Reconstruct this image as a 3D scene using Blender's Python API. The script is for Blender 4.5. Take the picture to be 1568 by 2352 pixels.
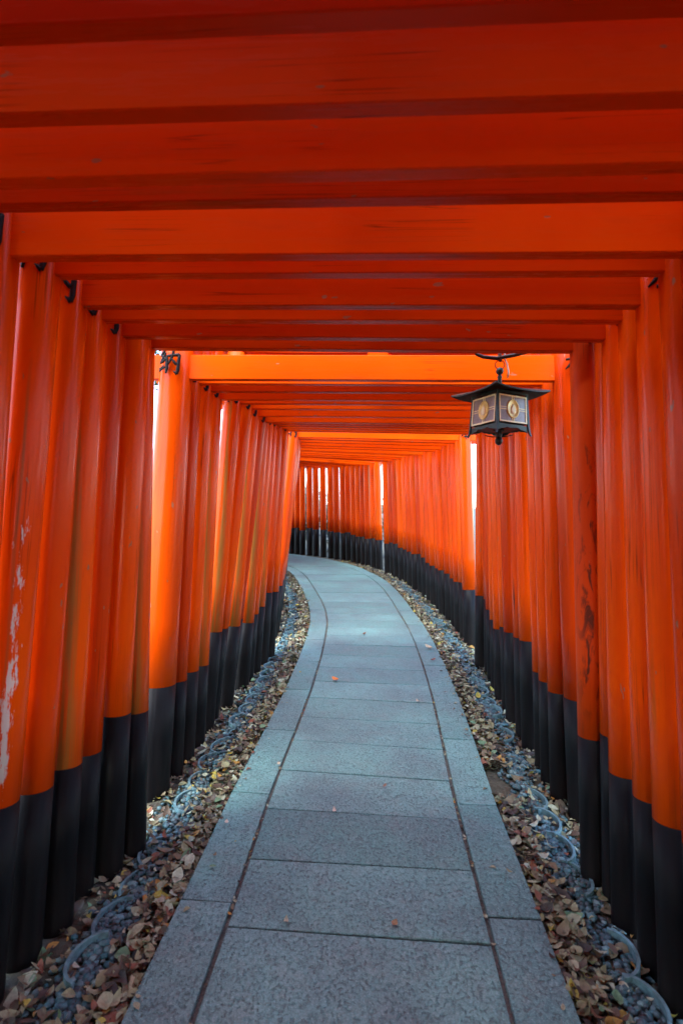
import bpy, math, random, bisect
from mathutils import Matrix, Vector
random.seed(11)
for o in list(bpy.data.objects): bpy.data.objects.remove(o, do_unlink=True)
scene = bpy.context.scene
COL = scene.collection
SLOPE = math.radians(4.0); EYE = 1.55

# ------------------------------------------------------------ camera
cam = bpy.data.cameras.new('camera'); camo = bpy.data.objects.new('camera', cam); COL.objects.link(camo)
scene.camera = camo
cam.sensor_fit = 'HORIZONTAL'; cam.sensor_width = 36.0; cam.lens = 36.0*1300/1568
cam.clip_start = .05; cam.clip_end = 500
camo.matrix_world = (Matrix.Translation((0, -EYE*math.sin(SLOPE), EYE*math.cos(SLOPE)))
                     @ Matrix.Rotation(math.pi/2 + SLOPE - math.atan(46/1300), 4, 'X') @ Matrix.Rotation(.024, 4, 'Z'))
cam.dof.use_dof = True; cam.dof.focus_distance = 4.4; cam.dof.aperture_fstop = 5.0
# ------------------------------------------------------------ sky and sun
SUN_EL, SUN_AZ = math.radians(58), math.radians(205)
world = bpy.data.worlds.new('World'); scene.world = world; world.use_nodes = True
wn = world.node_tree.nodes; wl = world.node_tree.links
bg = wn['Background']; sky = wn.new('ShaderNodeTexSky'); sky.sky_type = 'NISHITA'; sky.sun_disc = False
sky.sun_elevation = SUN_EL; sky.sun_rotation = SUN_AZ; sky.air_density = 1.0; sky.dust_density = .5; sky.ozone_density = 1.0
wl.new(sky.outputs[0], bg.inputs[0]); bg.inputs[1].default_value = .15
sun = bpy.data.lights.new('sun', 'SUN'); suno = bpy.data.objects.new('sun', sun); COL.objects.link(suno)
sun.energy = 1.2; sun.angle = math.radians(50); sun.color = (1, .96, .9)
_sd = Vector((math.sin(SUN_AZ)*math.cos(SUN_EL), math.cos(SUN_AZ)*math.cos(SUN_EL), math.sin(SUN_EL)))
suno.rotation_euler = _sd.to_track_quat('Z', 'Y').to_euler()
vs = scene.view_settings; vs.view_transform = 'Standard'; vs.look = 'None'; vs.gamma = 1; vs.use_curve_mapping = False
vs.exposure = 3.38
cy = scene.cycles
cy.max_bounces = 14; cy.diffuse_bounces = 9; cy.glossy_bounces = 5; cy.transmission_bounces = 6
cy.sample_clamp_indirect = 8; cy.use_denoising = True; cy.caustics_reflective = False; cy.caustics_refractive = False

# ---------------- layout of the place (metres) ----------------
def rise(Y): return 0.0
def W(X,Y,Z=0.0):                 # path frame -> world (the whole hillside rises at SLOPE)
    Zp=Z+rise(Y)
    return (X, Y*math.cos(SLOPE)-Zp*math.sin(SLOPE), Y*math.sin(SLOPE)+Zp*math.cos(SLOPE))
CTRL=[(-.46,-6),(-.25,-3),(-.04,0),(.075,1.64),(.14,2.8),(.21,3.64),(.27,4.45),(.315,5.4),(.335,6.3),(.32,7.0),(.23,8.3),(.05,9.8),(-.2,11.0),(-.52,11.85),(-.98,12.6),(-1.6,13.15),(-3,13.9),(-5,14.4),(-8,14.7)]
def _spline():
    pts=[]
    for i in range(len(CTRL)-1):
        p0=CTRL[max(i-1,0)];p1=CTRL[i];p2=CTRL[i+1];p3=CTRL[min(i+2,len(CTRL)-1)]
        for k in range(24):
            t=k/24
            pts.append(tuple(.5*((2*p1[j])+(-p0[j]+p2[j])*t+(2*p0[j]-5*p1[j]+4*p2[j]-p3[j])*t*t+(-p0[j]+3*p1[j]-3*p2[j]+p3[j])*t**3) for j in (0,1)))
    pts.append(CTRL[-1]); return pts
CURVE=_spline()
for _ in range(6): CURVE=[CURVE[0]]+[tuple((CURVE[i-1][j]+2*CURVE[i][j]+CURVE[i+1][j])/4 for j in (0,1)) for i in range(1,len(CURVE)-1)]+[CURVE[-1]]
ARC=[0.0]
for a,b in zip(CURVE,CURVE[1:]): ARC.append(ARC[-1]+math.dist(a,b))
_z=min(range(len(CURVE)),key=lambda i:abs(CURVE[i][1])); _o=ARC[_z]+(0-CURVE[_z][1])
ARC=[a-_o for a in ARC]
def centre(s):
    i=min(max(bisect.bisect(ARC,s)-1,0),len(ARC)-2)
    t=(s-ARC[i])/(ARC[i+1]-ARC[i])
    return tuple(CURVE[i][j]+(CURVE[i+1][j]-CURVE[i][j])*t for j in (0,1))
def frame(s,h=.25):
    a=centre(s-h);b=centre(s+h);th=math.atan2(b[0]-a[0],b[1]-a[1])
    return centre(s),th           # heading, positive to the right
def offset(s,o,h=.12):
    (x,y),th=frame(s,h)
    return (x+o*math.cos(th),y-o*math.sin(th))

def half_width(s):
    t=min(max((s-6.8)/3.2,0),1); return .67+.11*t*t*(3-2*t)

# ------------------------------------------------------------ helpers
def tag(o, label=None, cat=None, group=None, kind=None):
    if label: o['label'] = label
    if cat: o['category'] = cat
    if group: o['group'] = group
    if kind: o['kind'] = kind
    return o
def empty(name, mat=None, parent=None):
    o = bpy.data.objects.new(name, None); COL.objects.link(o); o.empty_display_size = .1
    if parent: o.parent = parent
    if mat is not None: o.matrix_local = mat
    return o
class MB:
    def __init__(s): s.v = []; s.f = []; s.sm = []
    def add(s, vs_, fs, smooth=False):
        n = len(s.v); s.v += [tuple(p) for p in vs_]; s.f += [tuple(i+n for i in f) for f in fs]; s.sm += [smooth]*len(fs); return s
    def box(s, x0, x1, y0, y1, z0, z1, ch=0.0, mat=None):
        if ch <= 0:
            vs_ = [(x, y, z) for z in (z0, z1) for y in (y0, y1) for x in (x0, x1)]
            fs = [(0,2,3,1),(4,5,7,6),(0,1,5,4),(2,6,7,3),(0,4,6,2),(1,3,7,5)]
        else:   # chamfer on the x-running edges (beams)
            prof = [(y0+ch,z0),(y1-ch,z0),(y1,z0+ch),(y1,z1-ch),(y1-ch,z1),(y0+ch,z1),(y0,z1-ch),(y0,z0+ch)]
            vs_ = [(x0,)+p for p in prof]+[(x1,)+p for p in prof]
            fs = [tuple(range(8)), tuple(range(15,7,-1))]+[(i,8+i,8+(i+1)%8,(i+1)%8) for i in range(8)]
        if mat is not None: vs_ = [mat @ Vector(p) for p in vs_]
        return s.add(vs_, fs)
    def loft(s, rings, cap0=True, cap1=True, smooth=True):
        n = len(rings[0]); vs_ = [p for r in rings for p in r]; fs = []
        for k in range(len(rings)-1):
            for i in range(n):
                j = (i+1) % n; fs.append((k*n+i, k*n+j, (k+1)*n+j, (k+1)*n+i))
        s.add(vs_, fs, smooth); b = len(s.v)-len(vs_)
        if cap0: s.f.append(tuple(b+i for i in reversed(range(n)))); s.sm.append(False)
        if cap1: s.f.append(tuple(b+(len(rings)-1)*n+i for i in range(n))); s.sm.append(False)
        return s
    def tube(s, pts, r, n=8, closed=False):
        pts = [Vector(p) for p in pts]; rings = []; ref = Vector((.13, .21, .97))
        for i, p in enumerate(pts):
            a = pts[i-1] if (i or closed) else p; b = pts[(i+1) % len(pts)] if (i < len(pts)-1 or closed) else p
            t = (b-a).normalized(); u = t.cross(ref).normalized(); w = t.cross(u)
            rr = r[i] if isinstance(r, (list, tuple)) else r
            rings.append([p+u*math.cos(2*math.pi*k/n)*rr+w*math.sin(2*math.pi*k/n)*rr for k in range(n)])
        if closed: rings.append(rings[0])
        return s.loft(rings, not closed, not closed)
    def lathe(s, prof, n=16, c=(0,0,0)):
        return s.loft([[(c[0]+r*math.cos(2*math.pi*k/n), c[1]+r*math.sin(2*math.pi*k/n), c[2]+z) for k in range(n)] for r, z in prof])
    def mesh(s, name, mat):
        m = bpy.data.meshes.new(name); m.from_pydata(s.v, [], s.f); m.polygons.foreach_set('use_smooth', s.sm)
        if mat: m.materials.append(mat)
        m.update(); return m
    def build(s, name, mat, parent=None, ml=None): return link(name, s.mesh(name, mat), parent, ml)
def link(name, me, parent=None, ml=None):
    o = bpy.data.objects.new(name, me); COL.objects.link(o)
    if parent: o.parent = parent
    if ml is not None: o.matrix_local = ml
    return o

# ------------------------------------------------------------ materials
class NT:
    def __init__(s, name):
        s.m = bpy.data.materials.new(name); s.m.use_nodes = True; s.n = s.m.node_tree.nodes; s.l = s.m.node_tree.links
        s.b = s.n['Principled BSDF']; s.co = s.n.new('ShaderNodeTexCoord')
    def put(s, sock, v):
        if hasattr(v, 'is_output'): s.l.new(v, sock)
        else: sock.default_value = v
    def node(s, t, ins=None, out=0, **kw):
        n = s.n.new(t)
        for k, v in kw.items(): setattr(n, k, v)
        for k, v in (ins or {}).items(): s.put(n.inputs[k], v)
        return n.outputs[out] if isinstance(out, int) else n.outputs[out]
    def map(s, src, scale=(1,1,1), loc=(0,0,0)):
        return s.node('ShaderNodeMapping', {'Vector': src, 'Scale': scale, 'Location': loc})
    def noise(s, vec, scale, detail=3, rough=.5, dist=0):
        return s.node('ShaderNodeTexNoise', {'Vector': vec, 'Scale': scale, 'Detail': detail, 'Roughness': rough, 'Distortion': dist})
    def ramp(s, fac, *stops):
        n = s.n.new('ShaderNodeValToRGB'); s.put(n.inputs[0], fac); e = n.color_ramp.elements
        while len(e) < len(stops): e.new(.5)
        for q, (p, c) in zip(e, stops): q.position = p; q.color = (c,c,c,1) if isinstance(c, (int, float)) else tuple(c)+(1,)
        return n.outputs[0]
    def mix(s, fac, a, b, mode='MIX'):
        n = s.n.new('ShaderNodeMix'); n.data_type = 'RGBA'; n.blend_type = mode
        s.put(n.inputs[0], fac); s.put(n.inputs[6], a if hasattr(a,'is_output') else tuple(a)+(1,)); s.put(n.inputs[7], b if hasattr(b,'is_output') else tuple(b)+(1,))
        return n.outputs[2]
    def math(s, op, a, b=0.0, clamp=False):
        n = s.n.new('ShaderNodeMath'); n.operation = op; n.use_clamp = clamp; s.put(n.inputs[0], a); s.put(n.inputs[1], b); return n.outputs[0]
    def bump(s, h, strength=.3, dist=.01, normal=None):
        ins = {'Height': h, 'Strength': strength, 'Distance': dist}
        if normal is not None: ins['Normal'] = normal
        return s.node('ShaderNodeBump', ins)
    def out(s, color, rough=.5, normal=None, **kw):
        s.put(s.b.inputs['Base Color'], color if hasattr(color,'is_output') else tuple(color)+(1,)); s.put(s.b.inputs['Roughness'], rough)
        if normal is not None: s.put(s.b.inputs['Normal'], normal)
        for k, v in kw.items(): s.put(s.b.inputs[k], v)
        return s.m
VERM_A, VERM_B, VERM_C = (.73, .074, .0010), (.64, .050, .0008), (.74, .098, .0016)
def paint(name, horizontal=False, special=None):
    t = NT(name); ob = t.co.outputs['Object']
    rnd = t.node('ShaderNodeObjectInfo', out='Random')
    off = t.node('ShaderNodeCombineXYZ', {0: t.math('MULTIPLY', rnd, 37.0), 1: t.math('MULTIPLY', rnd, 91.0), 2: t.math('MULTIPLY', rnd, 53.0)})
    p = t.node('ShaderNodeVectorMath', {0: ob, 1: off}, operation='ADD')
    st = (.5, 6, 6) if horizontal else (6, 6, .45)
    ps = t.map(p, st)
    streak = t.noise(ps, 2.2, 5, .6, .3); fine = t.noise(ps, 9, 4, .65); big = t.noise(p, 1.6, 3, .5)
    c = t.mix(t.ramp(rnd, (.1, 0), (.9, 1)), VERM_A, VERM_B)
    c = t.mix(t.math('MULTIPLY', t.ramp(big, (.35, 0), (.75, 1)), .55), c, VERM_C)
    c = t.mix(t.ramp(t.math('FRACT', t.math('MULTIPLY', rnd, 7.31)), (.40, 0), (1.0, .7)), c, (.40, .022, .001))
    # weathering: brownish runs where the paint has gone thin, only here and there
    run = t.math('MULTIPLY', t.ramp(streak, (.60, 0), (.74, 1)), t.ramp(big, (.42, 0), (.62, .75)))
    c = t.mix(t.math('MULTIPLY', run, .75), c, (.24, .085, .014))
    c = t.mix(t.math('MULTIPLY', t.ramp(fine, (.5, 0), (.8, 1)), .18), c, (.34, .03, .003))
    chk = t.noise(t.map(p, (46, 46, .55) if not horizontal else (.5, 46, 46)), 1.0, 2, .5)
    chk = t.math('MULTIPLY', t.ramp(t.math('ABSOLUTE', t.math('SUBTRACT', chk, .5)), (.0, 1), (.012, 0)), t.ramp(t.noise(p, 3.1, 2), (.50, 0), (.60, .75)))
    c = t.mix(chk, c, (.14, .018, .004))
    # small chips
    chip = t.ramp(t.noise(t.map(p, (14, 14, 5) if not horizontal else (5, 14, 14)), 2.6, 2, .5), (.735, 0), (.75, 1))
    c = t.mix(t.math('MULTIPLY', chip, .7), c, (.22, .16, .10))
    rough = t.ramp(fine, (.3, .15), (.75, .28))
    h = t.math('ADD', t.math('MULTIPLY', streak, 1.0), t.math('MULTIPLY', fine, .35))
    if special:
        sx = t.node('ShaderNodeSeparateXYZ', {0: ob}); X, Y, Z = (t.n[-1].outputs[i] for i in range(3)) if False else (sx.node.outputs[0], sx.node.outputs[1], sx.node.outputs[2])
        ang = t.math('ARCTAN2', Y, X)
    if special == 'scuffed':
        wob = t.math('MULTIPLY', t.math('SUBTRACT', t.noise(t.map(ob, (1,1,1.3)), 2.0, 2), .5), .7)
        da = t.math('ABSOLUTE', t.math('ADD', t.math('ADD', ang, .78), wob))
        band = t.ramp(da, (.02, 1), (.55, 0))
        zz = t.ramp(t.math('DIVIDE', Z, 2.2), (.25, .45), (.32, 1), (.42, .9), (.52, .72), (.66, .6), (.73, 0))
        fl = t.noise(t.map(ob, (70, 70, 13)), 1.0, 8, .78)
        m = t.ramp(t.math('ADD', fl, t.math('MULTIPLY', t.math('MULTIPLY', band, zz), .30)), (.725, 0), (.75, 1))
        m = t.math('MULTIPLY', m, t.ramp(band, (.02, 0), (.10, 1)))
        c = t.mix(t.math('MULTIPLY', m, .92), c, (.55, .55, .52))
        vein = t.ramp(t.math('ABSOLUTE', t.math('ADD', t.math('ADD', ang, 1.02), t.math('MULTIPLY', wob, .6))), (.03, 1), (.10, 0))
        vein = t.math('MULTIPLY', vein, t.ramp(t.math('DIVIDE', Z, 2.2), (.35, 0), (.45, .8), (.8, .8), (.9, 0)))
        c = t.mix(t.math('MULTIPLY', vein, t.ramp(streak, (.4, .2), (.6, .9))), c, (.16, .09, .03))
        rough = t.mix(m, rough, (.7, .7, .7))
    if special == 'grain':
        q = t.noise(t.map(ob, (20, 20, 6)), 1.0, 5, .62, 1.2)
        side = t.ramp(t.math('ABSOLUTE', t.math('ADD', ang, 1.95)), (.2, 1), (1.0, .15))
        m = t.math('MULTIPLY', t.ramp(q, (.53, 0), (.60, 1)), side)
        m = t.math('MULTIPLY', m, t.ramp(t.math('DIVIDE', Z, 2.2), (.28, 0.1), (.36, 1), (.75, .8), (.86, .2)))
        c = t.mix(t.math('MULTIPLY', m, .93), c, (.055, .018, .012))
        rough = .5
    if special == 'mossy':
        q = t.noise(t.map(ob, (22, 22, .8)), 1.0, 4, .6)
        side = t.ramp(t.math('ABSOLUTE', t.math('ADD', ang, 1.2)), (.1, 1), (1.2, .0))
        m = t.math('MULTIPLY', t.ramp(q, (.50, 0), (.62, 1)), side)
        c = t.mix(t.math('MULTIPLY', m, .75), c, (.20, .15, .035))
    nrm = t.bump(h, .10, .005)
    if horizontal: rough = t.ramp(fine, (.3, .20), (.75, .34))
    return t.out(c, rough, nrm, **{'Specular IOR Level': .08 if horizontal else .13})
M = {}
M['post'] = paint('vermilion_paint_post'); M['beam'] = paint('vermilion_paint_beam', True)
M['post_scuffed'] = paint('vermilion_paint_scuffed', special='scuffed')
M['post_grain'] = paint('vermilion_paint_dark_grain', special='grain')
M['post_mossy'] = paint('vermilion_paint_stained', special='mossy')
def mat_black():
    t = NT('black_paint'); ob = t.co.outputs['Object']
    rnd = t.node('ShaderNodeObjectInfo', out='Random')
    p = t.node('ShaderNodeVectorMath', {0: ob, 1: t.node('ShaderNodeCombineXYZ', {0: t.math('MULTIPLY', rnd, 31.0), 2: t.math('MULTIPLY', rnd, 17.0)})}, operation='ADD')
    st = t.noise(t.map(p, (14, 14, 1.2)), 2.2, 5, .6); big = t.noise(p, 4, 3)
    c = t.mix(t.ramp(st, (.45, 0), (.75, 1)), (.004, .0042, .005), (.008, .008, .009))
    sz = t.node('ShaderNodeSeparateXYZ', {0: ob}).node.outputs[2]
    mud = t.math('MULTIPLY', t.ramp(t.math('ADD', sz, t.math('MULTIPLY', big, .3)), (.08, 1), (.42, 0)), t.ramp(st, (.35, .2), (.7, 1)))
    c = t.mix(t.math('MULTIPLY', mud, .4), c, (.022, .015, .011))
    return t.out(c, t.ramp(st, (.3, .36), (.7, .55)), t.bump(st, .25, .006), **{'Specular IOR Level': .09})
M['black'] = mat_black()
def simple(name, col, rough=.5, metal=0, nscale=20, var=.25, bump=.15, spec=.5):
    t = NT(name); p = t.co.outputs['Object']; n = t.noise(p, nscale, 4, .6)
    c = t.mix(t.ramp(n, (.3, 0), (.7, 1)), tuple(x*(1-var) for x in col), tuple(min(1, x*(1+var)) for x in col))
    return t.out(c, rough, t.bump(n, bump, .003), Metallic=metal, **{'Specular IOR Level': spec})
M['ink'] = simple('black_lacquer_lettering', (.010, .006, .006), .5, nscale=60, spec=.15)
M['crack'] = simple('dark_crack', (.03, .012, .01), .9)
M['iron'] = simple('blackened_iron', (.022, .02, .018), .42, .55, 40, .4)
M['verdigris'] = None
def mat_bronze():
    t = NT('patinated_bronze'); p = t.co.outputs['Object']; n = t.noise(p, 16, 5, .65); m2 = t.noise(p, 5, 2)
    c = t.mix(t.ramp(n, (.42, 0), (.62, 1)), (.008, .013, .012), (.014, .060, .058))
    c = t.mix(t.math('MULTIPLY', t.ramp(m2, (.45, 0), (.65, 1)), .6), c, (.022, .030, .018))
    return t.out(c, .5, t.bump(n, .3, .002), Metallic=.25)
M['bronze'] = mat_bronze()
M['roofbronze'] = simple('mossy_bronze_roof', (.020, .024, .015), .55, .1, 30, .6)
M['gold'] = simple('worn_brass', (.80, .62, .18), .42, .1, 60, .25)
M['jewel'] = simple('pale_gold_leaf', (.88, .80, .46), .45, .05, 60, .1)
M['glass'] = simple('smoky_glass', (.26, .25, .235), .3, 0, 50, .2)
M['cable'] = simple('white_cable', (.72, .72, .70), .5, 0, 60, .08)
M['rust'] = simple('rusty_iron', (.10, .035, .025), .6, .3, 60, .4)
M['edging'] = simple('grey_clay_tile', (.085, .165, .175), .6, 0, 35, .45)
def mat_stone():
    t = NT('granite_paving'); p = t.co.outputs['Generated']; g = t.node('ShaderNodeNewGeometry', out='Position')
    rnd = t.node('ShaderNodeObjectInfo', out='Random')
    pit = t.noise(t.map(g, (1, .75, 1)), 84, 3, .6); pit2 = t.noise(g, 190, 3, .65); big = t.noise(g, 1.7, 4, .6); mid = t.noise(g, 9, 5, .65)
    blot = t.noise(g, 22, 3, .6)
    c = t.mix(rnd, (.085, .230, .198), (.160, .345, .305))
    c = t.mix(t.ramp(big, (.35, 0), (.65, .95)), c, (.09, .17, .165))
    c = t.mix(t.math('MULTIPLY', t.ramp(mid, (.50, 0), (.72, 1)), .5), c, (.145, .19, .175))
    c = t.mix(t.math('MULTIPLY', t.ramp(pit2, (.35, 1), (.52, 0)), .55), c, (.055, .10, .11))
    c = t.mix(t.math('MULTIPLY', t.ramp(pit2, (.56, 0), (.72, 1)), .6), c, (.30, .48, .47))
    dk = t.math('MULTIPLY', t.ramp(pit, (.36, 1), (.49, 0)), t.ramp(blot, (.34, .35), (.58, 1)))
    c = t.mix(t.math('MULTIPLY', dk, .55), c, (.040, .065, .068))
    c = t.mix(t.math('MULTIPLY', t.ramp(pit, (.58, 0), (.72, 1)), .35), c, (.27, .43, .42))
    h = t.math('SUBTRACT', t.math('ADD', t.math('MULTIPLY', pit2, .4), t.math('MULTIPLY', mid, .5)), t.math('MULTIPLY', dk, 1.0))
    return t.out(c, t.ramp(pit2, (.3, .42), (.7, .68)), t.bump(h, .8, .006), **{'Specular IOR Level': .4})
M['stone'] = mat_stone()
def mat_ground(name, a, b, scale):
    t = NT(name); g = t.node('ShaderNodeNewGeometry', out='Position')
    n = t.noise(g, scale, 6, .65); m2 = t.noise(g, scale*6, 4, .6)
    c = t.mix(t.ramp(n, (.35, 0), (.65, 1)), a, b); c = t.mix(t.math('MULTIPLY', t.ramp(m2, (.5, 0), (.7, 1)), .5), c, tuple(x*1.8 for x in b))
    return t.out(c, .9, t.bump(t.math('ADD', n, m2), .7, .02))
M['earth'] = mat_ground('dark_earth', (.026, .024, .015), (.065, .060, .036), 7)
M['bed'] = mat_ground('sandy_mortar', (.045, .055, .05), (.11, .115, .10), 14)
def mat_attr(name, rough, bump_scale, bump, trans=0.0, spec=.4):
    t = NT(name); a = t.node('ShaderNodeVertexColor', layer_name='Col'); g = t.node('ShaderNodeNewGeometry', out='Position')
    n = t.noise(g, bump_scale, 4, .6)
    c = t.mix(.55, a, t.mix(t.ramp(n, (.3, 0), (.7, 1)), (.35, .35, .35), (1, 1, 1)), 'MULTIPLY')
    return t.out(c, rough, t.bump(n, bump, .004), **{'Specular IOR Level': spec})
M['leaf'] = mat_attr('dry_leaf', .6, 130, .3)
M['pebble'] = mat_attr('river_pebble', .5, 160, .2)
M['foliage'] = mat_attr('green_foliage', .5, 60, .1)
M['bark'] = mat_ground('bark', (.045, .034, .025), (.10, .08, .06), 12)

# ------------------------------------------------------------ ground and path (the setting)
def PF(X, Y, Z=0.0): return Vector(W(X, Y, Z))
mb = MB(); xs = [-60,-30,-14,-8,-5,-3.5,-2.2,-1.4,0,1.4,2.2,3.5,5,8,14,30,60]; ys = [-60,-30,-15,-8,-4,0,2,4,6,8,10,12,14,17,22,30,45,70]
gz = lambda X, Y: -.045
mb.add([PF(x, y, gz(x, y)) for y in ys for x in xs], [(j*len(xs)+i, j*len(xs)+i+1, (j+1)*len(xs)+i+1, (j+1)*len(xs)+i) for j in range(len(ys)-1) for i in range(len(xs)-1)])
tag(mb.build('ground', M['earth']), kind='structure')
S0, S1 = -1.0, 16.5
mb = MB(); n = 90; top = []
for k in range(n+1):
    s = S0+(S1-S0)*k/n; w = half_width(s)-.012
    top += [PF(*offset(s, -w), -.015), PF(*offset(s, w), -.015), PF(*offset(s, w), -.2), PF(*offset(s, -w), -.2)]
mb.add(top, [(4*k+a, 4*k+b, 4*k+4+b, 4*k+4+a) for k in range(n) for a, b in ((0,1),(1,2),(3,0))])
path = tag(mb.build('path', M['bed']), kind='structure')
def slab(name, s0, s1, o0, o1, gap, g_side):
    ch = .004; a = s0+gap/2; b = s1-gap/2; dz = random.uniform(-.0025, .0025); tl = random.uniform(-.002, .002)
    def ring(ins, z):
        q = []
        for (s, si), side in (((a,1),0),((a,1),1),((b,-1),1),((b,-1),0)):
            o = (o0(s)+g_side+ins) if side == 0 else (o1(s)-g_side-ins)
            X, Y = offset(s+si*ins, o); q.append(PF(X, Y, z+tl*(1 if side else -1)))
        return q
    r = [ring(0, -.16), ring(0, dz-ch), ring(ch*.35, dz-ch*.3), ring(ch, dz)]
    m = MB(); m.loft(r, False, True, False)
    c = sum(r[3], Vector())/4; m.v = [tuple(Vector(p)-c) for p in m.v]
    return m.build(name, M['stone'], path, Matrix.Translation(c))
inner = lambda s: half_width(s)-.21
k = 0; s = 1.93-.377*8
while s < 15.6:
    slab('paving_slab', s, s+.377, lambda q: -inner(q), inner, .0075, 0.0); s += .377
s = 2.05-.765*4
while s < 15.6:
    slab('kerb_slab', s, s+.765, lambda q: -half_width(q), lambda q: -inner(q)-.017, .0075, 0.0)
    slab('kerb_slab', s+.01, s+.775, lambda q: inner(q)+.017, half_width, .0075, 0.0); s += .765

# ------------------------------------------------------------ torii gates
def strokes_nou():
    # brush strokes of the left post's character: list of (points, widths), unit box
    return [([(.20,1.02),(.26,.93),(.12,.80),(.05,.74)],[.03,.05,.05,.02]),
            ([(.05,.74),(.20,.70),(.27,.66)],[.03,.055,.03]),
            ([(.34,.86),(.24,.70),(.10,.52),(.03,.44)],[.03,.055,.055,.03]),
            ([(.03,.44),(.16,.50),(.30,.57)],[.03,.06,.03]),
            ([(.26,.66),(.33,.56)],[.03,.05]),
            ([(.02,.26),(.05,.10)],[.03,.055]),([(.11,.30),(.16,.16)],[.03,.05]),([(.20,.34),(.27,.22)],[.03,.05]),
            ([(.38,.72),(.40,.50),(.40,.20),(.38,.02)],[.05,.06,.065,.035]),
            ([(.38,.71),(.62,.75),(.92,.80),(1.0,.74)],[.04,.05,.06,.045]),
            ([(.95,.77),(.93,.50),(.92,.20),(.88,.02)],[.06,.065,.07,.05]),
            ([(.89,.02),(.80,.08),(.72,.13)],[.055,.04,.012]),
            ([(.66,1.04),(.68,.90),(.63,.70),(.54,.52),(.44,.38)],[.04,.055,.05,.045,.02]),
            ([(.62,.62),(.72,.50),(.84,.40)],[.025,.05,.05])]
def strokes_hou():
    return [([(.26,.90),(.50,.93),(.76,.96)],[.035,.05,.03]),([(.22,.76),(.50,.79),(.80,.82)],[.035,.05,.03]),
            ([(.06,.60),(.50,.64),(.94,.68)],[.035,.05,.04]),
            ([(.50,1.06),(.47,.80),(.36,.54),(.20,.36),(.03,.24)],[.04,.055,.05,.045,.015]),
            ([(.56,.64),(.70,.46),(.84,.33),(.98,.26)],[.03,.055,.065,.02]),
            ([(.33,.38),(.50,.40),(.68,.42)],[.03,.045,.03]),([(.24,.20),(.50,.225),(.78,.25)],[.035,.05,.035]),
            ([(.51,.50),(.51,.25),(.50,.0)],[.04,.055,.03])]
INK = {}
def ink_mesh(kind, r):
    key = (kind, r)
    if key in INK: return INK[key]
    w, h = .112, .130; m = MB()
    for pts, wd in (strokes_nou() if kind == 'nou' else strokes_hou()):
        # densify
        P = []; D = []
        for i in range(len(pts)-1):
            for q in range(4):
                t = q/4; P.append((pts[i][0]+(pts[i+1][0]-pts[i][0])*t, pts[i][1]+(pts[i+1][1]-pts[i][1])*t)); D.append(wd[i]+(wd[i+1]-wd[i])*t)
        P.append(pts[-1]); D.append(wd[-1]); L = []; R = []
        for i, p in enumerate(P):
            a = P[max(i-1, 0)]; b = P[min(i+1, len(P)-1)]; dx, dy = b[0]-a[0], b[1]-a[1]; q = math.hypot(dx, dy) or 1
            nx, ny = -dy/q, dx/q
            L.append((p[0]+nx*D[i]*1.2, p[1]+ny*D[i]*1.2)); R.append((p[0]-nx*D[i]*1.2, p[1]-ny*D[i]*1.2))
        def wrap(u, v, d):
            th = (u-.5)*w/r; return ((r+d)*math.sin(th), -(r+d)*math.cos(th), v*h)
        rings = []
        for (l, q) in zip(L, R):
            mid = ((l[0]+q[0])/2, (l[1]+q[1])/2)
            rings.append([wrap(*l, -.002), wrap(*l, .0015), wrap(*mid, .0042), wrap(*q, .0015), wrap(*q, -.002)])
        m.loft(rings, True, True, True)
    INK[key] = m.mesh('inscription', M['ink']); return INK[key]

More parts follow.
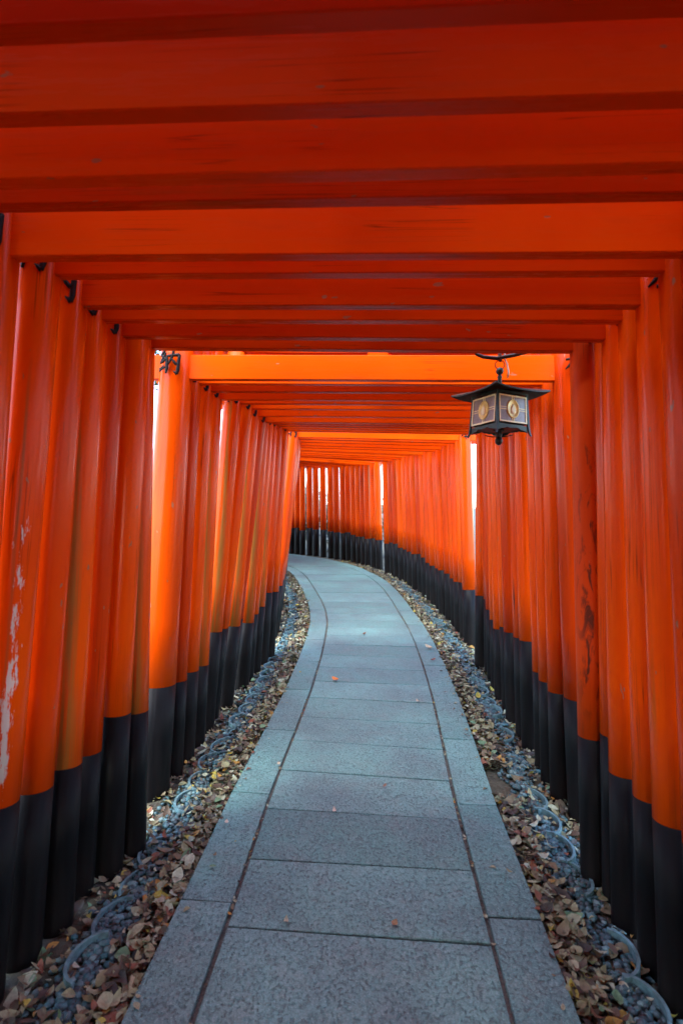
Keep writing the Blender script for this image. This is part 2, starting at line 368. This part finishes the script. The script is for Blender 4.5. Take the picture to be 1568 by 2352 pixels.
def post_mesh(name, r0, r1, z0, z1, mat, n=22, seg=6):
    m = MB()
    m.loft([[( (r0+(r1-r0)*k/seg)*math.cos(2*math.pi*i/n), (r0+(r1-r0)*k/seg)*math.sin(2*math.pi*i/n), z0+(z1-z0)*k/seg) for i in range(n)] for k in range(seg+1)])
    return m.mesh(name, mat)
NUKI_T = .043
def make_gate(s, lt, lr, rt, rr, nh, zl, zr, label, group, rad=None, mats=('post','post'), yaw=0.0, ink=True, post_labels=(None, None), thick=None, taper=.965):
    C, th = frame(s); th += yaw
    base = PF(*C); ml = Matrix.Translation(base) @ Matrix.Rotation(-th, 4, 'Z'); inv = ml.inverted()
    g = empty('torii_gate', ml); tag(g, label, 'torii gate', group)
    r = rad or round(random.choice((.058, .060, .062, .063)), 3)
    NUKI_H = .168 if s < 1.6 else .130
    top = nh+NUKI_H+.21
    ends = []
    for sd, xt, xr, zring, mk, pl in ((-1, lt, lr, zl, mats[0], post_labels[0]), (1, rt, rr, zr, mats[1], post_labels[1])):
        # axis through inner-edge points at ring height and at tie-beam height, moved out by the radius
        r_top = r*(1-(1-taper)*(nh-zring)/(top-zring)); sl = (xt+sd*r_top-xr-sd*r)/(nh-zring); x0 = xr-sl*zring + sd*r
        gx = offset(s, x0); gz0 = (inv @ PF(gx[0], gx[1], -.045)).z
        R = Matrix.Translation((x0, 0, 0)) @ Matrix.Rotation(math.atan(sl), 4, 'Y')
        p = link('post', post_mesh('post', r*1.0, r*taper, zring, top+.01, M[mk]), g, R)
        if pl: p['label'] = pl
        link('black_base', post_mesh('black_base', r*1.02, r*1.004, gz0-.25, zring, M['black'], seg=3), p)
        if ink:
            kind = 'nou' if sd < 0 else 'hou'
            link('inscription', ink_mesh(kind, r), p, Matrix.Translation((0, 0, nh+(-.002 if sd < 0 else .016)+random.uniform(-.006, .012))))
        ends.append((x0+sl*nh, sl, x0))
    xl, xr_ = ends[0][0]-r-.13, ends[1][0]+r+.13
    tk = thick or NUKI_T
    mb = MB().box(xl, xr_, -tk/2, tk/2, nh, nh+NUKI_H, .003); mb.build('tie_beam', M['beam'], g)
    mid = (ends[0][0]+ends[1][0])/2
    MB().box(-.052, .052, -.018, .018, 0, .21+.002).build('centre_strut', M['post'], g, Matrix.Translation((mid+.05, 0, nh+NUKI_H)))
    # lintels: straight under-beam, and a cap beam whose ends sweep up a little
    el = ends[0][2]+ends[0][1]*top-.28; er = ends[1][2]+ends[1][1]*top+.28
    def swept(x0, x1, y, z0, z1, up, name):
        m = MB(); n = 12; rings = []
        for k in range(n+1):
            t = -1+2*k/n; x = x0+(x1-x0)*k/n; dz = up*abs(t)**3; ext = .03*t
            rings.append([(x, -y, z0+dz), (x, y, z0+dz), (x+ext, y*1.06, z1+dz), (x+ext, -y*1.06, z1+dz)])
        m.loft(rings, True, True, False); m.build(name, M['beam'], g)
    hv = 1.35 if s < .7 else (.78 if s < 1.2 else .7) if s < 2.4 else .9
    swept(el, er, .034*hv, top, top+.09, .02, 'lintel'); swept(el-.07, er+.07, .041*hv, top+.093, top+.175, .035, 'cap_beam')
    return g
GATES = [ # s, inner edges left (tie beam, ring), right (tie beam, ring), tie-beam height, ring heights
 ('A',.803,-1.00,-1.06,.86,.93,2.335,.54,.54), ('B',.955,-1.00,-1.06,.86,.93,2.288,.55,.55), ('C',1.115,-1.00,-1.06,.86,.93,2.251,.53,.53),
 ('D',1.276,-1.01,-1.06,.86,.93,2.276,.54,.54), ('E',1.453,-1.027,-1.065,.843,.93,2.212,.54,.54), ('F',1.614,-.993,-1.059,.86,.935,2.222,.574,.56),
 ('G',1.791,-.997,-1.05,.872,.935,2.181,.529,.532), ('H',1.935,-.995,-1.024,.876,.937,2.175,.54,.529), ('I',2.112,-.994,-1.029,.893,.933,2.16,.511,.517),
 ('J',2.239,-.946,-.97,.913,.949,2.22,.613,.608), ('J2',2.366,-.974,-.945,.858,.907,2.178,.574,.547), ('K',2.831,-.964,-.996,.922,.992,2.138,.53,.556),
 ('L',3.017,-.973,-.999,.91,.966,2.151,.487,.517), ('M',3.186,-.959,-.992,.905,.96,2.138,.487,.52), ('N',3.372,-.962,-.993,.91,.971,2.122,.465,.514),
 ('O',3.608,-.896,-.982,.89,.944,2.133,.618,.636), ('P',3.777,-.859,-.988,.885,.944,2.124,.601,.613), ('Q',4.014,-.865,-.962,.87,.93,2.104,.563,.589),
 ('R',4.225,-.855,-.994,.88,.946,2.086,.571,.576), ('S',4.436,-.872,-.953,.89,.943,2.107,.492,.508), ('T',4.647,-.873,-.957,.90,.959,2.117,.518,.532),
 ('U',4.859,-.874,-.941,.91,.970,2.123,.539,.571), ('V',5.07,-.859,-.913,.955,.994,2.127,.625,.621), ('W',5.239,-.829,-.882,.938,.953,2.122,.605,.62),
 ('X',6.0,-.815,-.943,.905,.975,2.135,.54,.545)]
ORD = ['first','second','third','fourth','fifth','sixth','seventh','eighth','ninth','tenth','eleventh','twelfth','thirteenth','fourteenth','fifteenth','sixteenth','seventeenth','eighteenth','nineteenth','twentieth']+['twenty-'+w for w in ('first','second','third','fourth','fifth','sixth','seventh','eighth','ninth')]+['thirtieth']+['thirty-'+w for w in ('first','second','third','fourth','fifth','sixth','seventh','eighth','ninth')]+['fortieth']+['forty-'+w for w in ('first','second','third','fourth','fifth','sixth','seventh','eighth','ninth')]+['fiftieth','fifty-first','fifty-second']
LABELS = {
 'A':'nearest torii gate, its blurred dark red beam along the top edge of the picture', 'B':'second nearest torii gate, blurred beam overhead with white glint at right',
 'C':'third nearest torii gate, seen as a blurred dark red beam overhead', 'D':'fourth nearest torii gate, thin strip of beam below the dark red ones',
 'E':'torii gate with the tallest bright orange beam face, its post at the left picture edge', 'F':'torii gate whose left post has white scuffs where paint has worn off',
 'G':'torii gate just behind the white-scuffed post, its right post the rightmost in view', 'H':'second torii gate behind the one with the white-scuffed post',
 'I':'third torii gate behind the one with the white-scuffed post', 'J':'fourth torii gate behind the one with the white-scuffed post, beam hidden',
 'J2':'last torii gate before the hanging lantern, right post stained with dark wood grain', 'K':'bright torii gate behind the lantern, black characters plain on both post tops'}
G1 = 'dense row of vermilion torii gates over the path'
SP = {'F': dict(mats=('post_scuffed','post'), post_labels=('post with white scuffs and worn paint', None), rad=.068),
      'J2': dict(mats=('post_mossy','post_grain'), post_labels=(None, 'post with dark wood grain stains'), rad=.061), 'K': dict(rad=.104, taper=.78), 'X': dict(rad=.071), 'O': dict(mats=('post_mossy','post')),
      'G': dict(rad=.066), 'N': dict(mats=('post_mossy','post')), 'H': dict(mats=('post_mossy','post')), 'L': dict(mats=('post','post_mossy')), 'Q': dict(mats=('post_mossy','post_mossy')), 'S': dict(mats=('post_mossy','post')), 'U': dict(mats=('post_mossy','post')), 'E': dict(rad=.066)}
BYNAME = {}
for i, (nm, s, lt, lr, rt, rr, nh, zl, zr) in enumerate(GATES):
    lab = LABELS.get(nm)
    if lab is None:
        lab = ('torii gate with a bright right post beside the lit gap, mid-way along the path' if nm == 'X'
               else ORD[i-12]+' torii gate behind the one with plainly readable characters')
    BYNAME[nm] = make_gate(s, lt, lr, rt, rr, nh, zl, zr, lab, G1, yaw=random.uniform(-.006, .006), **SP.get(nm, {}))
# far gates, round the bend
s = 6.0; k = 0; slit = False
JIT = (0, .03, -.02, .04, -.03, .02, -.04, .01)
def lerp(x, *kn):
    for (x0, y0), (x1, y1) in zip(kn, kn[1:]):
        if x < x1: return y0+(y1-y0)*max(0, (x-x0)/(x1-x0))
    return kn[-1][1]
while s < 15.0:
    if s > 10.95 and not slit: s += .455; slit = True
    else: s += (lerp(s, (6, .27), (8.5, .32), (10, .29), (11, .225), (11.6, .20), (12.3, .168), (15, .16))*(1+JIT[k % 8]*2.2*(1 if s < 12.4 else .4)))
    lt = lerp(s, (6, -.82), (7, -.853), (8, -.87), (9.5, -.98))+random.uniform(-.012, .012); lr = lerp(s, (6, -.945), (7, -1.0), (8, -1.0), (9.5, -1.09))+random.uniform(-.015, .015)
    if 7.42 < s < 7.64: lt, lr = -.779, -.921
    rr_ = lerp(s, (6, .985), (7, 1.0), (8, 1.04), (9.5, 1.085))+random.uniform(-.02, .02)*(1 if s < 11 else .4)
    zb = lerp(s, (6, .535), (8, .54), (9, .575), (11.5, .60), (13.2, .68))+random.uniform(-.03, .03)
    make_gate(s, lt, lr, rr_-.075, rr_, lerp(s, (6, 2.13), (7.5, 2.14), (9, 2.185))+random.uniform(-.025, .03), zb, zb+random.uniform(-.015, .015),
              ORD[k]+' torii gate beyond the one beside the lit gap', G1, yaw=random.uniform(-.02, .02), ink=True, rad=.077 if s < 11.5 else .079,
              mats=('post', random.choice(('post', 'post', 'post', 'post_mossy'))))
    k += 1
# gates behind the viewer that shade this stretch
for q in range(24):
    s = .64-.17*q if q < 8 else -.82-.28*(q-8)
    make_gate(s, -1.00, -1.06, .86, .93, 2.32+random.uniform(-.03, .03), .54, .54, 'vermilion torii gate behind the viewer, out of the picture', 'torii gates behind the viewer', ink=False)
# a long drying crack on one right-hand post
MB().tube([(0,0,.66),(.0015,0,.78),(-.001,0,.88),(.001,0,.98),(0,0,1.06)], [.001,.0055,.006,.005,.001], 6).build('crack', M['crack'],
    [o for o in BYNAME['P'].children if o.name.startswith('post')][1], Matrix.Translation((-.054, -.024, 0)))

# ------------------------------------------------------------ hanging lantern and its bracket
SL = 2.6; C_, th_ = frame(SL)
LF = Matrix.Translation(PF(*C_)) @ Matrix.Rotation(-th_, 4, 'Z')
lan = empty('hanging_lantern', LF @ Matrix.Translation((.608, 0, 1.828)) @ Matrix.Rotation(math.radians(29), 4, 'Z') @ Matrix.Scale(.845, 4))
tag(lan, 'dark bronze square hanging lantern with gilt oval emblems on its panes', 'lantern')
ZB, ZT = .055, .225     # pane zone (feet at 0)
hw = lambda z: .118-.012*z/.22
m = MB(); mc = MB()
for a in range(4):      # corner legs, tapering, kicked out at the foot
    R = Matrix.Rotation(a*math.pi/2, 4, 'Z'); rings = []
    for z, e, w in ((0, .124, .007), (.018, .119, .009), (.05, hw(.05), .011), (ZT+.005, hw(ZT), .010)):
        rings.append([R @ Vector((e-w, e-w, z)), R @ Vector((e+.001, e-w, z)), R @ Vector((e+.001, e+.001, z)), R @ Vector((e-w, e+.001, z))])
    lg = MB(); lg.loft(rings, True, True, False); lg.build('leg', M['bronze'], lan)
for a in range(4):
    R = Matrix.Rotation(a*math.pi/2, 4, 'Z')
    e = hw(ZB)
    pts = []; N = 16                       # skirt with a scalloped cut-out below the pane
    for i in range(N+1):
        x = -(e-.011)+2*(e-.011)*i/N; u = abs(x)/(e-.011)
        zc = .018+.020*(1-u)**.5+(.006 if .25 < u < .5 else 0)
        pts.append((x, zc))
    sk = MB(); V = []
    for x, zc in pts: V += [R @ Vector((x, -e+.004, zc)), R @ Vector((x, -e+.004, ZB)), R @ Vector((x, -e+.009, ZB)), R @ Vector((x, -e+.009, zc))]
    sk.add(V, [(4*i+q, 4*i+4+q, 4*i+4+(q+1)%4, 4*i+(q+1)%4) for i in range(N) for q in range(4)]); sk.build('skirt', M['bronze'], lan)
    # pane (a part) with frame, cross bars and emblem as sub-parts; built flat then leaned with the wall
    zc = (ZB+ZT)/2; lean = math.atan2(hw(ZB)-hw(ZT), ZT-ZB)
    P = R @ Matrix.Translation((0, -hw(zc)+.003, zc)) @ Matrix.Rotation(-lean, 4, 'X')
    w2, h2 = hw(zc)-.014, (ZT-ZB)/2-.010
    pane = MB().box(-w2, w2, -.001, .003, -h2, h2).build('pane', M['glass'], lan, P)
    fr = MB()
    for x0, x1, z0, z1 in ((-w2, w2, h2-.008, h2), (-w2, w2, -h2, -h2+.008), (-w2, -w2+.008, -h2+.008, h2-.008), (w2-.008, w2, -h2+.008, h2-.008)): fr.box(x0, x1, -.005, -.001, z0, z1)
    for d in (-.006, .006):
        fr.box(-w2+.008, -.038, -.004, -.001, d-.002, d+.002); fr.box(.038, w2-.008, -.004, -.001, d-.002, d+.002)
        fr.box(d-.002, d+.002, -.004, -.001, .047, h2-.008); fr.box(d-.002, d+.002, -.004, -.001, -h2+.008, -.047)
    fr.build('frame', M['jewel'], pane)
    em = MB(); n = 28
    def oval(a_, b_, y): return [(a_*math.cos(2*math.pi*i/n), y, b_*math.sin(2*math.pi*i/n)) for i in range(n)]
    em.loft([oval(.042, .052, -.001), oval(.042, .052, -.0052), oval(.037, .047, -.0058), oval(.035, .045, -.0040), oval(.012, .02, -.0042)], False, True)
    em.build('emblem', M['gold'], pane)
    jw = MB(); pr = []
    for i in range(n):
        t = 2*math.pi*i/n; pr.append((math.sin(t)*(.0175-.006*math.cos(t)), math.cos(t)*.027-.003+(.006 if abs(t-math.pi) > 3.0 else 0)))
    jw.loft([[(x, -.004, z) for x, z in pr], [(x*.95, -.0062, z*.95) for x, z in pr], [(x*.6, -.0075, z*.6) for x, z in pr]], False, True)
    jw.build('jewel', M['jewel'], pane)
e = hw(ZB)-.012
MB().box(-e, e, -e, e, ZB-.012, ZB-.006).build('bottom_plate', M['rust'], lan)
tp = hw(ZT)
MB().box(-tp-.004, tp+.004, -tp-.004, tp+.004, ZT, ZT+.012).build('top_plate', M['bronze'], lan)
rf = MB(); N = 8       # concave pyramid roof with slightly lifted corners
def rring(k, dz):
    t = k/5; e = .190*(1-t)+.012*t; z = ZT+.010+.046*(t**.85)
    q = []
    for a in range(4):
        c, s_ = [(1,-1),(1,1),(-1,1),(-1,-1)][a], [(0,1),(-1,0),(0,-1),(1,0)][a]
        for i in range(N):
            u = i/N; lift = .016*(1-t)*abs(2*u-1)**3
            q.append((c[0]*e+s_[0]*2*e*u, c[1]*e+s_[1]*2*e*u, z+lift+dz))
    return q
rf.loft([rring(0, -.008)]+[rring(k, 0) for k in range(6)], False, True, False)
b = len(rf.v); rf.loft([rring(k, -.008) for k in range(6)], False, False, False)
roof = rf.build('roof', M['roofbronze'], lan)
MB().lathe([(.016,-.056),(.012,-.03),(.011,.0),(.014,.006),(.011,.014),(.008,.02),(.017,.028),(.022,.04),(.019,.052),(.010,.06),(.002,.064)], 16).build('finial', M['bronze'], roof, Matrix.Translation((0,0,ZT+.108)))
MB().tube([(.026*math.cos(t*math.pi/10), 0, .026*math.sin(t*math.pi/10)) for t in range(20)], .0028, 6, True).build('ring', M['rust'], lan, Matrix.Translation((0,0,ZT+.185)) @ Matrix.Rotation(math.radians(-29), 4, 'Z'))
MB().tube([(0,0,.205+ZT),(.004,0,.225+ZT),(-.003,0,.245+ZT),(.004,0,.262+ZT)], [.010,.012,.011,.006], 8).build('hook', M['rust'], lan)
MB().lathe([(.012,.046),(.030,.044),(.032,.036),(.020,.030),(.019,.012),(.013,.004),(.017,-.006),(.022,-.018),(.020,-.032),(.010,-.042),(.002,-.045)], 16).build('bottom_knob', M['iron'], lan)
m = MB()
for a in (0, 1): m.tube([Matrix.Rotation(math.radians(50+90*a), 4, 'Z') @ Vector((x, 0, z)) for x, z in ((-.075,.012),(-.04,.004),(0,.002),(.04,.004),(.075,.012))], .0028, 6)
m.build('cross_bar', M['iron'], lan)
MB().tube([(.01,-.01,.268+ZT),(.02,-.012,.25+ZT),(.024,-.012,.22+ZT),(.036,-.018,.19+ZT),(.045,-.02,.15+ZT),(.04,-.02,.112+ZT)], .0048, 8).build('cable', M['cable'], lan)
br = MB(); z0 = 1.875
zz = lambda z: z
br_pts = [(.50,0,2.262),(.487,0,2.243),(.498,0,2.224),(.53,0,2.212),(.592,0,2.206),(.673,0,2.221),(.754,0,2.242),(.83,0,2.28),(.885,0,2.31),(.92,-.05,2.33),(.935,-.2,2.335)]
br.tube(br_pts, [.005,.007,.008,.009,.010,.0095,.0085,.0085,.0085,.0085,.0085], 10)
bo = br.build('lantern_bracket', M['iron'], None, LF); tag(bo, 'curved dark iron arm that carries the hanging lantern', 'bracket')

# ------------------------------------------------------------ verge: tile edging, pebbles, leaf litter
def arc_tile(L, D, hgt):
    m = MB(); n = 10; rings = []
    for k in range(n+1):
        t = math.radians(-82+164*k/n)
        y = L/2*math.sin(t)/math.sin(math.radians(82)); q = (math.cos(t)-math.cos(math.radians(82)))
        x = D*q; nx, ny = math.cos(t)*.011, math.sin(t)*.011
        rings.append([(x, y, -.06), (x+nx, y+ny, -.06), (x+nx, y+ny, hgt), (x, y, hgt)])
    m.loft(rings, True, True, False); return m.mesh('edging_tile', M['edging'])
TILE = arc_tile(.20, .075, 0.0)
for side, lab in ((-1, 'row of curved grey edging tiles in the leaf litter left of the path'), (1, 'row of curved grey edging tiles in the leaf litter right of the path')):
    e0 = empty('tile_edging', Matrix.Identity(4)); tag(e0, lab, 'edging')
    s = 1.15 if side < 0 else 1.35
    while s < 9.6:
        if random.random() < (.80 if side < 0 else .62):
            X, Y = offset(s, side*(.868+random.uniform(-.012, .012)+(half_width(s)-.67)*.8)); th = frame(s)[1]+random.uniform(-.16, .16)
            p = PF(X, Y, random.uniform(-.016, .012))
            R = Matrix.Translation(p) @ Matrix.Rotation(-th, 4, 'Z') @ Matrix.Rotation(SLOPE, 4, 'X') @ Matrix.Rotation(random.uniform(-.1, .1), 4, 'Y')
            if side < 0: R = R @ Matrix.Rotation(math.pi, 4, 'Z')
            link('edging_tile', TILE, e0, R)
        s += random.uniform(.19, .205)
def col_mesh(name, V, F, Cc, mat, smooth=False):
    me = bpy.data.meshes.new(name); me.from_pydata(V, [], F); me.materials.append(mat)
    a = me.color_attributes.new('Col', 'FLOAT_COLOR', 'POINT'); a.data.foreach_set('color', [x for c in Cc for x in (c[0], c[1], c[2], 1.0)])
    if smooth: me.polygons.foreach_set('use_smooth', [True]*len(F))
    me.update(); return me
ICO_V = []; ICO_F = []
def _ico():
    p = (1+5**.5)/2
    v = [(-1,p,0),(1,p,0),(-1,-p,0),(1,-p,0),(0,-1,p),(0,1,p),(0,-1,-p),(0,1,-p),(p,0,-1),(p,0,1),(-p,0,-1),(-p,0,1)]
    f = [(0,11,5),(0,5,1),(0,1,7),(0,7,10),(0,10,11),(1,5,9),(5,11,4),(11,10,2),(10,7,6),(7,1,8),(3,9,4),(3,4,2),(3,2,6),(3,6,8),(3,8,9),(4,9,5),(2,4,11),(6,2,10),(8,6,7),(9,8,1)]
    return [Vector(a).normalized() for a in v], f
ICO_V, ICO_F = _ico()
def clump(s, side): return .5+.5*math.sin(s*5.1+side*1.7)*math.cos(s*2.3-side*.8+1.0)
PCOL = [(.09,.20,.21),(.06,.14,.16),(.13,.27,.29),(.04,.085,.10),(.17,.32,.33),(.08,.125,.135),(.06,.19,.21),(.19,.30,.28)]
V = []; F = []; Cc = []
for _ in range(14500):
    side = random.choice((-1, 1)); s = .9+9.6*random.random()**1.35
    if random.random() < .68: o = random.gauss(.875, .042)
    else: o = random.uniform(.76, 1.0)
    o += (half_width(s)-.67)*.7
    if o < half_width(s)+.012 or (random.random() > .4+.6*clump(s, side)): continue
    X, Y = offset(s, side*o); rr = random.uniform(.007, .017)
    mtx = Matrix.Rotation(random.uniform(0, 6.28), 3, 'Z') @ Matrix.Rotation(random.uniform(-.5, .5), 3, 'X')
    c0 = PF(X, Y, -.042+rr*.35+max(0, .012-abs(o-.88)*.12)); sc = (random.uniform(.9, 1.4), random.uniform(.8, 1.1), random.uniform(.55, .9))
    b = len(V); col = random.choice(PCOL); g = random.uniform(.40, .95)
    for v in ICO_V: V.append(tuple(c0 + mtx @ Vector((v.x*sc[0], v.y*sc[1], v.z*sc[2]))*rr*random.uniform(.88, 1.1))); Cc.append(tuple(x*g for x in col))
    F += [tuple(i+b for i in f) for f in ICO_F]
peb = link('pebbles', col_mesh('pebbles', V, F, Cc, M['pebble'], True)); tag(peb, 'blue-grey pebbles strewn along both sides of the path', 'gravel', kind='stuff')
LCOL = [(.25,.24,.125)]*7+[(.32,.32,.19)]*6+[(.18,.145,.08)]*7+[(.10,.07,.042)]*6+[(.40,.43,.30)]*3+[(.045,.034,.026)]*5+[(.40,.22,.04),(.42,.36,.06),(.15,.27,.14),(.22,.08,.04)]
def leaf(V, F, Cc, pos, size, yaw, tilt, rollv, curl, col, nrm_rot):
    st = [(0, .03), (.18, .62), (.42, 1.0), (.68, .80), (.88, .38), (1.0, .02)]
    w = size*random.uniform(.22, .34); b = len(V)
    Rm = nrm_rot @ Matrix.Rotation(yaw, 3, 'Z') @ Matrix.Rotation(tilt, 3, 'Y') @ Matrix.Rotation(rollv, 3, 'X')
    cv = random.uniform(-.25, .9)*size
    for t, k in st:
        z = curl*size*(t-.5)**2*2.2
        for q in (-1, 0, 1):
            V.append(tuple(pos + Rm @ Vector(((t-.5)*size, q*w*k, z + abs(q)*k*cv*.28))))
            g = random.uniform(.9, 1.08)*(.88 if q == 0 else 1); Cc.append((col[0]*g, col[1]*g, col[2]*g))
    for i in range(len(st)-1):
        for q in (0, 1): F.append((b+3*i+q, b+3*i+3+q, b+3*i+4+q, b+3*i+1+q))
TILT = Matrix.Rotation(SLOPE, 3, 'X')
V = []; F = []; Cc = []
for _ in range(20000):
    side = random.choice((-1, 1)); s = .85+11.8*random.random()**1.5
    u = random.random()
    if u < .66: o = random.uniform(.675, .83)
    elif u < .84: o = random.uniform(.80, .93)
    else: o = random.uniform(.92, 1.06)
    if .79 < o < .95 and random.random() < .30+.6*clump(s, side): continue
    if side > 0 and abs(s-3.12) < .17 and o < .84: continue        # bare patch of earth on the right
    o += (half_width(s)-.67)
    X, Y = offset(s, side*o); size = random.choice((random.uniform(.014, .03), random.uniform(.022, .042), random.uniform(.03, .052), random.uniform(.045, .075)))
    heap = max(0, .028-abs(o-.75)*.09)
    leaf(V, F, Cc, PF(X, Y, -.036+random.random()*(.012+heap)), size, random.uniform(0, 6.28), random.gauss(0, .28), random.gauss(0, .35), random.uniform(-.5, .8), random.choice(LCOL), TILT)
for _ in range(130):                                   # bits that have drifted onto the kerb
    side = random.choice((-1, 1)); s = 1.0+9*random.random()**1.4; X, Y = offset(s, side*(half_width(s)-abs(random.gauss(0, .045))))
    leaf(V, F, Cc, PF(X, Y, .004+random.random()*.004), random.uniform(.012, .035), random.uniform(0, 6.28), random.gauss(0, .08), random.gauss(0, .1), random.uniform(-.2, .5), random.choice(LCOL), TILT)
lit = link('leaf_litter', col_mesh('leaf_litter', V, F, Cc, M['leaf'], True)); tag(lit, 'dry brown and tan leaf litter along both path edges', 'leaves', kind='stuff')
# crumbs and bits of leaf caught in the long joints of the paving
V = []; F = []; Cc = []
for _ in range(420):
    side = random.choice((-1, 1)); s = 1.0+8.5*random.random()**1.3
    if clump(s*1.7, side) < .35: continue
    X, Y = offset(s, side*(inner(s)+.0085+random.uniform(-.006, .006)))
    leaf(V, F, Cc, PF(X, Y, -.006+random.random()*.006), random.uniform(.012, .026), random.uniform(0, 6.28), random.gauss(0, .2), random.gauss(0, .2), .3, random.choice(LCOL), TILT)
jl = link('joint_leaf_crumbs', col_mesh('joint_leaf_crumbs', V, F, Cc, M['leaf'], True)); tag(jl, 'leaf crumbs caught in the long joints of the paving', 'leaves', kind='stuff')
# single leaves lying on the slabs
for (X, Y, size, col, lab) in ((-.017,4.58,.075,(.75,.22,.04),'bright orange leaf in the middle of the path'), (.906,5.60,.11,(.55,.42,.26),'pale tan leaf on the right kerb far along the path'),
        (-.163,1.975,.034,(.42,.40,.26),'small pale leaf left of centre on a near slab'), (.224,1.968,.036,(.36,.22,.10),'small rusty leaf right of centre on a near slab'),
        (0.0,2.68,.04,(.58,.48,.36),'tiny pale leaf mid-slab, beyond the two nearest leaves'), (-.496,2.56,.035,(.70,.62,.45),'cream leaf on the near left kerb'),
        (.261,2.92,.035,(.30,.16,.10),'tiny brown leaf right of the path middle'), (-.318,3.13,.03,(.55,.44,.30),'tiny tan leaf beside the left long joint'),
        (.60,4.15,.05,(.58,.46,.30),'tan leaf by the right long joint, nearer than the big pale one'), (.88,5.2,.06,(.25,.08,.05),'dark red leaf on the right kerb near the pale tan leaf'),
        (.28,6.1,.06,(.22,.10,.06),'dark leaf in the path middle just before the bend')):
    V = []; F = []; Cc = []; leaf(V, F, Cc, Vector((0,0,.006)), size, random.uniform(0, 6.28), .05, .08, .5, col, TILT)
    lf = link('fallen_leaf', col_mesh('fallen_leaf', V, F, Cc, M['leaf'], True), None, Matrix.Translation(PF(X, Y, .004))); tag(lf, lab, 'leaf', 'single leaves on the slabs')

# ------------------------------------------------------------ trees and shrubs outside the gates
def crown_mesh(n, rx, rz, zc, seed, size):
    rnd = random.Random(seed); V = []; F = []; Cc = []
    blobs = [(Vector((rnd.uniform(-.6, .6)*rx, rnd.uniform(-.6, .6)*rx, zc+rnd.uniform(-.6, .6)*rz)), rnd.uniform(.28, .5)) for _ in range(16)]
    for _ in range(n):
        bc, br_ = rnd.choice(blobs); d = Vector((rnd.gauss(0, 1), rnd.gauss(0, 1), rnd.gauss(0, 1))).normalized()*(rnd.random()**.4)
        p = bc+Vector((d.x*rx*br_, d.y*rx*br_, d.z*rz*br_)); a = Vector((rnd.gauss(0, 1), rnd.gauss(0, 1), rnd.gauss(0, .6))).normalized(); b2 = a.cross(Vector((rnd.gauss(0, .5), rnd.gauss(0, .5), 1))).normalized()
        L = size*rnd.uniform(.7, 1.3); b = len(V); g = rnd.uniform(.6, 1.3)
        V += [tuple(p), tuple(p+a*L*.5+b2*L*.28), tuple(p+a*L), tuple(p+a*L*.5-b2*L*.28)]; F.append((b, b+1, b+2, b+3)); Cc += [(.055*g, .105*g, .03*g)]*4
    return col_mesh('crown', V, F, Cc, M['foliage'])
def trunk_mesh(h, r, seed, limbs=5):
    rnd = random.Random(seed); m = MB(); pts = [(rnd.uniform(-.08, .08)*k, rnd.uniform(-.08, .08)*k, h*k/5-.2) for k in range(6)]
    m.tube(pts, [r*(1-.13*k) for k in range(6)], 9)
    for q in range(limbs):
        a = rnd.uniform(0, 6.28); p = Vector(pts[3+q % 3]); d = Vector((math.cos(a), math.sin(a), .8))
        m.tube([p, p+d*h*.12, p+d*h*.22+Vector((0, 0, h*.05)), p+d*h*.30+Vector((0, 0, h*.12))], [r*.4, r*.3, r*.2, r*.08], 6)
    return m.mesh('trunk', M['bark'])
TREES = [(trunk_mesh(6.5, .2, 3), crown_mesh(5200, 2.6, 2.4, 6.2, 4, .17)), (trunk_mesh(5.0, .15, 8), crown_mesh(4200, 2.0, 1.9, 4.8, 9, .15))]
SHRUB = (trunk_mesh(.9, .03, 12, 6), crown_mesh(2600, .85, .75, .85, 13, .085))
for i, (X, Y, kind, rot, sc, lab) in enumerate((
        (-4.6, 17.5, 0, .3, 1.0, 'leafy green tree past the end of the bend, seen between far posts'), (-1.2, 18.6, 1, 2.1, 1.1, 'green tree behind the far outer posts of the bend'),
        (2.8, 16.8, 0, 4.0, 1.05, 'green tree behind the far right posts'), (6.8, 11.5, 1, 1.0, 1.1, 'green tree to the right, beyond the lit gap in the gates'),
        (-8.0, 7.5, 0, 5.1, 1.0, 'green tree to the left, outside the inner side of the bend'), (-7.2, 1.5, 1, 3.3, 1.0, 'green tree to the left of the near gates'))):
    t = empty('tree', Matrix.Translation(PF(X, Y, -.05)) @ Matrix.Rotation(rot, 4, 'Z') @ Matrix.Scale(sc, 4)); tag(t, lab, 'tree', 'trees outside the gates')
    link('trunk', TREES[kind][0], t); link('crown', TREES[kind][1], t)
for i, (X, Y, rot, sc, lab) in enumerate(((-2.2, 15.7, .4, 1.5, 'green shrub right behind the farthest posts of the bend'), (-.4, 14.9, 2.0, 1.2, 'low green shrub behind the outer posts of the bend'),
        (1.4, 13.9, 3.0, 1.0, 'low green shrub behind the far right posts'), (3.2, 9.0, 5.0, .8, 'low green shrub outside the right-hand gates'))):
    t = empty('shrub', Matrix.Translation(PF(X, Y, -.05)) @ Matrix.Rotation(rot, 4, 'Z') @ Matrix.Scale(sc, 4)); tag(t, lab, 'shrub', 'shrubs outside the gates')
    link('stem', SHRUB[0], t); link('foliage', SHRUB[1], t)
